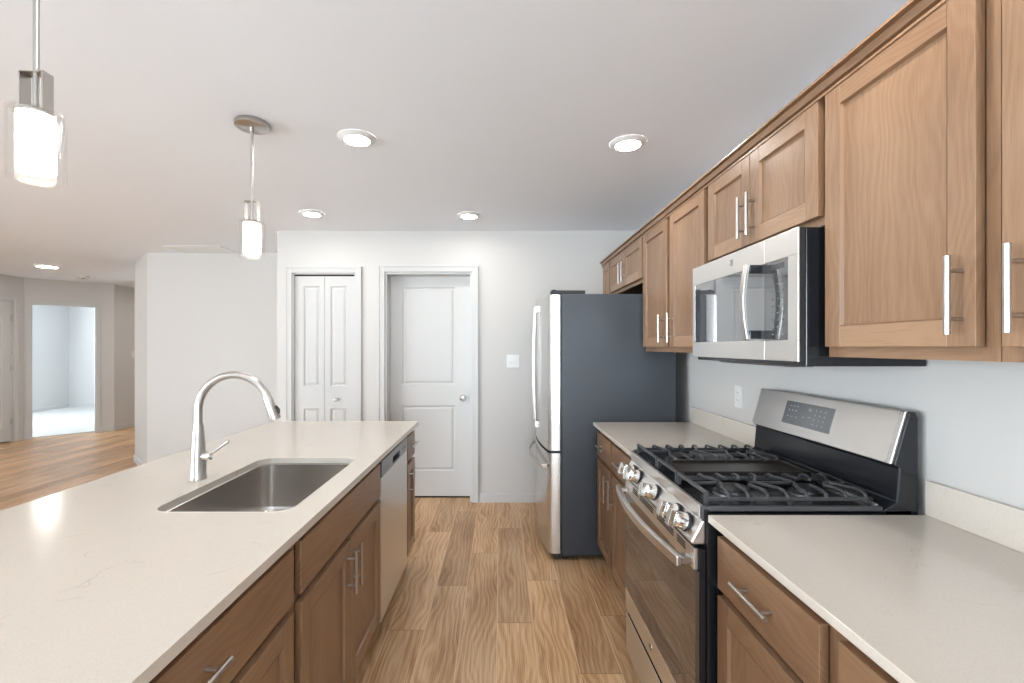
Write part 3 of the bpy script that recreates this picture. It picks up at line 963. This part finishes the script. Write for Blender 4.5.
# ------------------------------------------------------------------ lettering helper
def letters(txt, size):
    """outline letters as triangles in 2-D (x right, y up), centred"""
    cu = bpy.data.curves.new('lettering', 'FONT'); cu.body = txt; cu.size = size
    cu.align_x = 'CENTER'; cu.align_y = 'CENTER'; cu.resolution_u = 3
    o = bpy.data.objects.new('lettering', cu); S.collection.objects.link(o)
    dg = bpy.context.evaluated_depsgraph_get(); ev = o.evaluated_get(dg); me = ev.to_mesh()
    V = [(v.co.x, v.co.y) for v in me.vertices]; F = [tuple(p.vertices) for p in me.polygons]
    ev.to_mesh_clear(); bpy.data.objects.remove(o); bpy.data.curves.remove(cu)
    return V, F


def badge(parent, x, y, z, rad, slope=0.0):
    """round emblem with two script letters, on a face looking towards -X"""
    m = MB()
    m.lathe([(rad, 0.0), (rad, 0.0015), (rad * 0.86, 0.0022), (rad * 0.80, 0.0016), (0, 0.0016)], (x, y, z), (-1, 0, 0), 28)
    b = m.build('badge', M['steel_v'], parent)
    V, F = letters('GE', rad * 1.15)
    m = MB()
    m.v = [(x - 0.0019, y - p[0], z + p[1]) for p in V]
    for f in F: m.face(f, [(0, 0)] * len(f))
    m.build('badge_letters', M['greymark'], b)

# ------------------------------------------------------------------ microwave
r = thing('microwave', 'stainless steel over-range microwave under the short cabinet above the stove', 'microwave', (1.06, 1.69, 1.357))
X0 = 0.870; my0, my1 = 1.328, 2.055; mz0, mz1 = 1.357, 1.752; ms = 1.497; wy0 = 1.376; wz0, wz1 = 1.421, 1.673
m = MB(); m.box(0.893, 1.246, my0, my1, 1.343, mz1 - 0.001)
m.build('body', M['black'], r, bevel=0.003)
MB().box(0.8765, 0.891, my0 + 0.001, my1 - 0.001, mz0 + 0.001, mz1 - 0.001).build('door_back', M['blackmat'], r)
m = MB(); m.prism([(0.93, 1.343), (1.05, 1.343), (1.03, 1.334), (0.95, 1.334)], 'y', 1.50, 1.95); m.build('lamp_cover', M['greymark'], r)
# door with window
m = MB()
wl = 2.030
m.box(X0, 0.876, ms + 0.001, my1, wz1, mz1, 'y'); m.box(X0, 0.876, ms + 0.001, my1, mz0, wz0, 'y'); m.box(X0, 0.876, wl, my1, wz0, wz1, 'y')
d = m.build('door', M['steel'], r, bevel=0.0015)
m = MB(); m.box(X0 + 0.0015, 0.876, ms + 0.001, wl, wz0, wz1); m.build('window', M['winglass'], d)
m = MB(); m.box(X0 + 0.0010, X0 + 0.0016, wl - 0.045, wl - 0.001, wz0 + 0.001, wz1 - 0.02); m.build('window_border', M['black'], d)
m = MB(); pts = []
hy = 1.520
for k in range(21):
    t_ = k / 20; pts.append((X0 - 0.046 - 0.014 * math.sin(PI * t_), hy, 1.425 + 0.250 * t_))
m.tube(pts, 0.0, flat=(0.006, 0.0125)); h = m.build('handle', M['nickel'], d, bevel=0.003)
for z0_, z1_ in ((1.427, 1.455), (1.645, 1.673)):
    m = MB(); m.box(X0 - 0.042, X0 + 0.001, hy - 0.011, hy + 0.011, z0_, z1_); m.build('handle_mount', M['black'], h, bevel=0.003)
m = MB()
m.box(X0, 0.876, my0, ms - 0.001, wz1, mz1, 'y'); m.box(X0, 0.876, my0, ms - 0.001, mz0, wz0, 'y'); m.box(X0, 0.876, my0, wy0, wz0, wz1, 'y')
c = m.build('control_column', M['steel'], r, bevel=0.0015)
m = MB(); m.box(X0 + 0.0015, 0.876, wy0, ms - 0.001, wz0, wz1)
cg = m.build('control_glass', plain('dark_control_glass', (0.25, 0.255, 0.26, 1), 0.05, 0.8), c)
for j in range(3):
    m = MB()
    for i in range(9):
        yy = 1.395 + j * 0.026; zz = 1.438 + i * 0.0225
        m.box(X0 + 0.001, X0 + 0.0016, yy, yy + 0.011, zz, zz + 0.004)
    m.build('key_lettering', M['greymark'], cg)
m = MB(); m.box(X0 + 0.001, X0 + 0.0016, 1.395, 1.465, 1.645, 1.662); m.build('display', M['panelglass'], cg)
badge(r, X0, 1.709, 1.717, 0.0125)

# ------------------------------------------------------------------ gas range
r = thing('gas_range', 'freestanding stainless steel gas stove with black cooktop and slanted backguard', 'stove', (0.9, 1.703, 0))
gy0, gy1 = 1.330, 2.078
m = MB(); m.box(0.606, 1.205, gy0, gy1, 0.03, 0.895); m.build('body', M['black'], r, bevel=0.002)
for x in (0.65, 1.15):
    for y in (gy0 + 0.05, gy1 - 0.05):
        m = MB(); m.cyl((x, y, 0), (x, y, 0.032), 0.018); m.build('foot', M['blackmat'], r)
# cooktop
m = MB(); m.box(0.600, 1.205, gy0, gy1, 0.893, 0.924); ck = m.build('cooktop', M['black'], r, bevel=0.004)
m = MB(); m.box(0.592, 0.604, 1.352, 2.056, 0.892, 0.930); m.build('front_trim', M['steel'], r, bevel=0.002)
for a, b in ((gy0, 1.3515), (2.0565, gy1)):
    m = MB(); m.prism([(0.594, a + 0.014 if a < 1.5 else a), (0.594, b if a < 1.5 else b - 0.014), (0.612, b), (0.612, a)], 'z', 0.892, 0.930); m.build('corner_cap', M['band'], r, bevel=0.002)
for y0_, y1_ in ((gy0, gy0 + 0.012), (gy1 - 0.012, gy1)):
    m = MB(); m.box(0.612, 1.12, y0_, y1_, 0.912, 0.933); m.build('side_rail', M['band'], r, bevel=0.003)
# control panel, slightly leaning
m = MB()
m.prism([(0.596, 0.889), (0.562, 0.826), (0.566, 0.817), (0.606, 0.817), (0.606, 0.889)], 'y', gy0 + 0.010, gy1 - 0.010)
pnl = m.build('control_panel', M['steel'], r, bevel=0.006)
ax = Vector((-0.88, 0, 0.475)).normalized(); ax = Vector((-0.955, 0, 0.29)).normalized()
for y in (1.408, 1.490, 1.690, 1.895, 1.975):
    o = Vector((0.580, y, 0.858))
    m = MB(); m.lathe([(0.030, 0), (0.030, 0.007), (0.027, 0.009)], tuple(o), ax, 28); kb = m.build('knob_base', M['blackmat'], r)
    m = MB(); m.lathe([(0.0265, 0.009), (0.0265, 0.016), (0.0245, 0.034), (0.0235, 0.042), (0.021, 0.045), (0, 0.0455)], tuple(o), ax, 28)
    kn = m.build('knob', M['chrome'], kb)
    m = MB(); p = o + ax * 0.054; up = ax.cross(Vector((0, 1, 0))).normalized()
    m.tube([tuple(p - up * 0.025), tuple(p + up * 0.025)], 0.0, flat=(0.009, 0.012)); m.build('knob_grip', M['chrome'], kn, bevel=0.002)
# oven door
DX = 0.572
m = MB()
m.box(0.585, 0.604, gy0 + 0.004, gy1 - 0.004, 0.216, 0.806); dr = m.build('oven_door', M['black'], r, bevel=0.002)
m = MB(); m.box(DX, 0.584, gy0 + 0.012, gy1 - 0.004, 0.742, 0.806, 'y'); m.build('upper_band', M['steel'], dr, bevel=0.0015)
m = MB(); m.box(DX, 0.584, gy0 + 0.004, gy1 - 0.004, 0.216, 0.306, 'y'); m.build('lower_band', M['steel'], dr, bevel=0.0015)
m = MB(); m.box(DX + 0.0008, 0.584, gy0 + 0.004, gy1 - 0.004, 0.3065, 0.7415); m.build('window', M['ovenglass'], dr)
m = MB()
for s0, s1 in ((1.405, 1.47), (1.50, 1.66), (1.70, 1.86), (1.89, 1.96)):
    for k in range(3): m.box(DX - 0.0006, DX + 0.001, s0, s1, 0.776 + k * 0.0085, 0.7805 + k * 0.0085)
m.build('vent_slots', M['dark'], dr)
m = MB(); pts = []
for k in range(31):
    t_ = k / 30; pts.append((DX - 0.040 - 0.030 * math.sin(PI * t_), gy0 + 0.020 + (gy1 - gy0 - 0.045) * t_, 0.764))
m.tube(pts, 0.0, flat=(0.016, 0.009)); h = m.build('handle', M['steel'], dr, bevel=0.004)
for y0_ in (gy0 + 0.022, gy1 - 0.058):
    m = MB(); m.box(DX - 0.042, DX + 0.001, y0_, y0_ + 0.032, 0.753, 0.776); m.build('handle_mount', M['steel_v'], h, bevel=0.003)
badge(dr, DX, 1.728, 0.262, 0.014)
m = MB(); m.box(DX + 0.002, 0.579, gy0 + 0.004, gy1 - 0.004, 0.028, 0.193, 'y')
sd = m.build('storage_drawer', M['steel'], r, bevel=0.002)
MB().box(0.579, 0.605, gy0 + 0.004, gy1 - 0.004, 0.028, 0.188).build('drawer_box', M['black'], sd)

# burners
for x, y, rr in ((0.755, 1.475, 0.050), (0.995, 1.475, 0.042), (0.755, 1.915, 0.045), (0.995, 1.915, 0.038)):
    m = MB(); m.lathe([(rr + 0.012, 0), (rr + 0.010, 0.006), (rr - 0.004, 0.009), (rr - 0.004, 0.016)], (x, y, 0.9245), n=32)
    bb = m.build('burner_base', M['darksteel'], r)
    m = MB(); m.lathe([(rr, 0.0165), (rr, 0.022), (rr - 0.006, 0.025), (0, 0.0255)], (x, y, 0.9245), n=32)
    m.build('burner_cap', M['blackmat'], bb)
# grates
def grate(y0, y1, fing=True):
    m = MB(); xa, xb = 0.620, 1.112; zt = 0.9630
    b = 0.0052
    # low frame along the two long sides and the back, raised front bar on legs
    for y in (y0 + b, y1 - b):
        m.tube([(xa, y, 0.944), (xb, y, 0.944)], 0, flat=(b, b))
    m.tube([(xb, y0, 0.944), (xb, y1, 0.944)], 0, flat=(b, b))
    m.tube([(xa, y0, zt - 0.001), (xa, y1, zt - 0.001)], 0, flat=(0.0045, 0.006))
    for y in (y0 + 0.006, y1 - 0.006): m.tube([(xa, y, 0.925), (xa, y, zt)], 0, flat=(0.006, 0.0055))
    for x in (xa + 0.25, xb):
        for y in (y0 + b, y1 - b): m.tube([(x, y, 0.925), (x, y, 0.944)], 0, flat=(b, b))
    if fing:
        yc = (y0 + y1) / 2
        xs = [0.686 + 0.0588 * k for k in range(8)]
        for i, x in enumerate(xs):
            bx = 0.755 if i < 4 else 0.995
            for s, ye in ((1, y0), (-1, y1)):
                reach = 0.030 if abs(x - bx) < 0.06 else 0.004
                tx = x + (bx - x) * (0.35 if abs(x - bx) > 0.04 else 0.15)
                m.tube([(x, ye + s * 0.004, 0.944), (x, ye + s * 0.006, 0.957), (x, ye + s * 0.018, zt), (x, ye + s * 0.045, zt), (tx, yc - s * reach, zt)], 0, flat=(0.0042, 0.0042))
        m.tube([(xa, yc, zt - 0.003), (0.700, yc, zt - 0.002)], 0, flat=(0.0042, 0.0042))
        m.tube([(0.81, yc, zt - 0.002), (0.94, yc, zt - 0.002)], 0, flat=(0.0042, 0.0042))
        m.tube([(1.05, yc, zt - 0.002), (xb, yc, zt - 0.003)], 0, flat=(0.0042, 0.0042))
    return m.build('grate', M['iron'], r, bevel=0.0012, seg=1)
grate(1.362, 1.582); grate(1.788, 2.042)
gm = grate(1.588, 1.782, False)
m = MB(); m.box(0.650, 1.095, 1.600, 1.770, 0.946, 0.954)
m.box(0.650, 1.095, 1.600, 1.607, 0.954, 0.962); m.box(0.650, 1.095, 1.763, 1.770, 0.954, 0.962)
m.box(0.650, 0.657, 1.607, 1.763, 0.954, 0.962); m.box(1.088, 1.095, 1.607, 1.763, 0.954, 0.962)
m.build('griddle', M['griddle'], r, bevel=0.002)
# backguard
m = MB()
m.prism([(1.125, 0.925), (1.160, 0.945), (1.168, 1.045), (1.152, 1.053), (1.197, 1.210), (1.216, 1.210), (1.224, 1.190), (1.224, 0.890), (1.125, 0.890)], 'y', gy0, gy1)
bg = m.build('backguard', M['black'], r, bevel=0.004)
m = MB()
m.prism([(1.1460, 1.055), (1.1920, 1.2120), (1.200, 1.2120), (1.156, 1.055)], 'y', gy0 + 0.006, gy1 - 0.004)
fp = m.build('front_panel', M['steel'], bg, bevel=0.003)
m = MB(); m.prism([(1.1425, 1.055), (1.1885, 1.2125), (1.196, 1.2125), (1.150, 1.055)], 'y', gy0 + 0.004, gy0 + 0.022); m.build('end_trim', M['steel_v'], bg, bevel=0.003)
m = MB(); m.box(1.112, 1.124, gy0 + 0.02, gy1 - 0.02, 0.9245, 0.934); m.build('rear_rail', M['steel'], r, bevel=0.002)
sl_ = (1.1920 - 1.1460) / (1.2120 - 1.055)
bxf = lambda z: 1.1460 + sl_ * (z - 1.055)
m = MB()
m.prism([(bxf(1.093) - 0.0016, 1.093), (bxf(1.181) - 0.0016, 1.181), (bxf(1.181) + 0.002, 1.181), (bxf(1.093) + 0.002, 1.093)], 'y', 1.600, 1.870)
dp = m.build('display', plain('grey_touch_glass', (0.16, 0.16, 0.165, 1), 0.15, 0.3), fp, bevel=0.001)
def face_mark(m, y, z, w, h):
    a, b = bxf(z) - 0.0022, bxf(z + h) - 0.0022
    n = len(m.v); m.v += [(a, y + w / 2, z), (a, y - w / 2, z), (b, y - w / 2, z + h), (b, y + w / 2, z + h)]
    m.face([n, n + 1, n + 2, n + 3], [(0, 0)] * 4)
m = MB()
for yy, zz, w, h in [(1.835, 1.163, .012, .003), (1.815, 1.163, .012, .003), (1.795, 1.163, .012, .003), (1.84, 1.145, .008, .005), (1.82, 1.145, .008, .005), (1.80, 1.145, .008, .005),
                     (1.84, 1.122, .010, .003), (1.815, 1.122, .010, .003), (1.79, 1.122, .010, .003), (1.75, 1.128, .012, .003), (1.718, 1.132, .016, .003)]:
    face_mark(m, yy, zz, w, h)
m.build('key_lettering', M['mark'], dp)
m = MB()
for i in range(3):
    for j in range(4): face_mark(m, 1.690 - i * 0.024, 1.160 - j * 0.017, .005, .005)
m.build('number_key_lettering', M['mark'], dp)
V, F = letters('88', 0.016)
m = MB(); m.v = [(bxf(1.160 + p[1]) - 0.0023, 1.722 - p[0], 1.160 + p[1]) for p in V]
for f in F: m.face(f, [(0, 0)] * len(f))
m.build('clock_digits', M['mark'], dp)

# ------------------------------------------------------------------ pendants
def pendant(x, y, label):
    r = thing('pendant_light', label, 'pendant light', (x, y, CEIL), 0, 'pendant lights over the island')
    m = MB(); m.lathe([(0.072, 0), (0.074, -0.003), (0.074, -0.020), (0.070, -0.023), (0.0, -0.0235)], (x, y, CEIL - 0.0005), n=40); m.build('canopy', M['nickel'], r)
    m = MB(); m.cyl((x, y, CEIL - 0.023), (x, y, 1.985), 0.0065, n=14); m.lathe([(0.009, 0), (0.009, -0.02), (0.0055, -0.024)], (x, y, CEIL - 0.023), n=14); m.build('rod', M['nickel'], r)
    m = MB()
    m.box(x - 0.030, x + 0.030, y - 0.014, y + 0.014, 2.080, 2.083)
    m.box(x - 0.030, x - 0.027, y - 0.014, y + 0.014, 1.986, 2.080); m.box(x + 0.027, x + 0.030, y - 0.014, y + 0.014, 1.986, 2.080)
    m.build('bracket', M['nickel'], r)
    m = MB(); m.lathe([(0.0, 0.006), (0.034, 0.006), (0.040, 0.0), (0.040, -0.006), (0.0, -0.006)], (x, y, 1.982), n=36); m.build('socket_cap', M['nickel'], r)
    m = MB(); m.lathe([(0.035, 1.975), (0.037, 1.972), (0.037, 1.838), (0.0355, 1.834), (0.032, 1.834), (0.032, 1.97)], (x, y, 0), n=40, caps=False)
    m.build('opal_diffuser', M['opal'], r)
    m = MB(); m.lathe([(0.030, 1.9885), (0.050, 1.9885), (0.0555, 1.983), (0.0555, 1.822), (0.0555, 1.816), (0.0525, 1.814), (0.052, 1.822), (0.052, 1.980), (0.048, 1.985), (0.030, 1.985)], (x, y, 0), n=48, caps=False)
    m.build('clear_glass_shade', M['glass'], r)
    return r
pendant(-1.157, 1.135, 'pendant light with lit glass cylinder over the near end of the island counter')
pendant(-1.161, 2.130, 'pendant light above the faucet, hung from a round metal ceiling canopy in view')

# ------------------------------------------------------------------ ceiling fixtures
def downlight(x, y, label, rr=0.062):
    r = thing('recessed_light', label, 'ceiling light', (x, y, CEIL), 0, 'recessed ceiling lights')
    m = MB(); m.lathe([(rr, -0.014), (rr + 0.004, -0.0155), (rr + 0.012, -0.012), (rr + 0.030, -0.003), (rr + 0.033, -0.0002)], (x, y, CEIL), n=40, caps=False)
    m.build('trim_ring', M['white'], r)
    m = MB(); m.lathe([(0, -0.0145), (rr, -0.0142)], (x, y, CEIL), n=40, caps=False)
    m.build('lens', M['lens'], r)
downlight(-0.718, 2.286, 'round recessed ceiling light above the island beside the far pendant')
downlight(0.659, 2.342, 'round recessed ceiling light closest to the wall cabinets')
downlight(-1.473, 3.565, 'small round recessed ceiling light in front of the bifold closet')
downlight(-0.247, 3.62, 'small round recessed ceiling light in front of the single white door')
downlight(-5.87, 5.90, 'recessed ceiling light glowing over the distant hall floor', 0.10)
downlight(0.66, 1.02, 'recessed ceiling light between the camera and the stove, along the wall cabinets')
downlight(-0.72, 1.02, 'recessed ceiling light over the near end of the island')
for q in ((-0.4, -1.6), (-3.0, -1.6), (-4.6, 1.2), (-5.2, -1.6)):  # lamps added out of view to brighten the room
    downlight(q[0], q[1], 'unseen recessed light added to brighten the great room behind the kitchen')
downlight(-5.3, 7.9, 'unseen recessed light added at the mouth of the far corridor to brighten the hall', 0.075)  # hidden lamp added to lift the hall wall
downlight(-5.5, 9.3, 'unseen recessed light added inside the far corridor to brighten the hall', 0.085)  # second hidden lamp, added deeper in for the dim hall

r = thing('ceiling_vent', 'white rectangular ceiling vent in front of the grey middle wall', 'vent', (-3.2, 4.86, CEIL), 0)
m = MB()
x0, x1, y0, y1 = -3.48, -2.90, 4.71, 5.02
zt = CEIL - 0.0005
for a in ((x0, x1, y0, y0 + 0.025), (x0, x1, y1 - 0.025, y1), (x0, x0 + 0.025, y0 + 0.025, y1 - 0.025), (x1 - 0.025, x1, y0 + 0.025, y1 - 0.025)):
    m.box(*a, zt - 0.008, zt)
m.build('frame', M['white'], r, bevel=0.002)
m = MB()
k = y0 + 0.035
while k < y1 - 0.035:
    m.box(x0 + 0.025, x1 - 0.025, k, k + 0.012, zt - 0.006, zt); k += 0.022
m.build('louvres', M['white'], r)

r = thing('smoke_detector', 'small round white smoke detector on the hall ceiling near the open doorway', 'smoke detector', (-6.15, 6.72, CEIL))
m = MB(); m.lathe([(0.065, 0), (0.065, -0.012), (0.055, -0.030), (0.040, -0.036), (0, -0.037)], (-6.15, 6.72, CEIL - 0.0005), n=32); m.build('housing', M['white'], r)
m = MB(); m.lathe([(0.022, -0.0375), (0.020, -0.041), (0, -0.0415)], (-6.15, 6.72, CEIL), n=20); m.build('sensor', M['blackmat'], r)

# ------------------------------------------------------------------ switches and outlet
def plate(name, label, cat, loc, rz, gangs, kind, group=None):
    r = thing(name, label, cat, loc, rz, group)
    w = 0.070 + 0.046 * (gangs - 1)
    m = MB(); m.box(-w / 2, w / 2, -0.006, 0, -0.0575, 0.0575); m.build('plate', M['white'], r, world=False, bevel=0.002)
    for g in range(gangs):
        cx = (g - (gangs - 1) / 2) * 0.046
        if kind == 'switch':
            m = MB(); m.prism([(-0.006, -0.033), (-0.0065, -0.033), (-0.0105, 0.0), (-0.0075, 0.033), (-0.006, 0.033)], 'x', cx - 0.0165, cx + 0.0165); m.build('rocker', M['white'], r, world=False)
        else:
            for z in (-0.02, 0.02):
                m = MB(); m.lathe([(0.0165, 0.0055), (0.0165, 0.008), (0, 0.0082)], (cx, 0, z), (0, -1, 0), 24); rc = m.build('receptacle', M['white'], r, world=False)
                m = MB(); m.box(cx - 0.0075, cx - 0.0055, -0.0086, -0.008, z - 0.002, z + 0.007); m.box(cx + 0.0055, cx + 0.0075, -0.0086, -0.008, z - 0.002, z + 0.006)
                m.build('slots', M['dark'], rc, world=False)
plate('light_switch', 'white double light switch on the wall between the door and refrigerator', 'light switch', (0.118, BY, 1.272), 0, 2, 'switch')
plate('light_switch', 'small white light switch far down the hall beside the grey corner', 'light switch', (-6.46, 8.02, 1.27), PI / 2, 1, 'switch')
plate('wall_outlet', 'white wall outlet above the counter between refrigerator and stove', 'outlet', (RX, 2.38, 1.14), -PI / 2, 1, 'outlet')
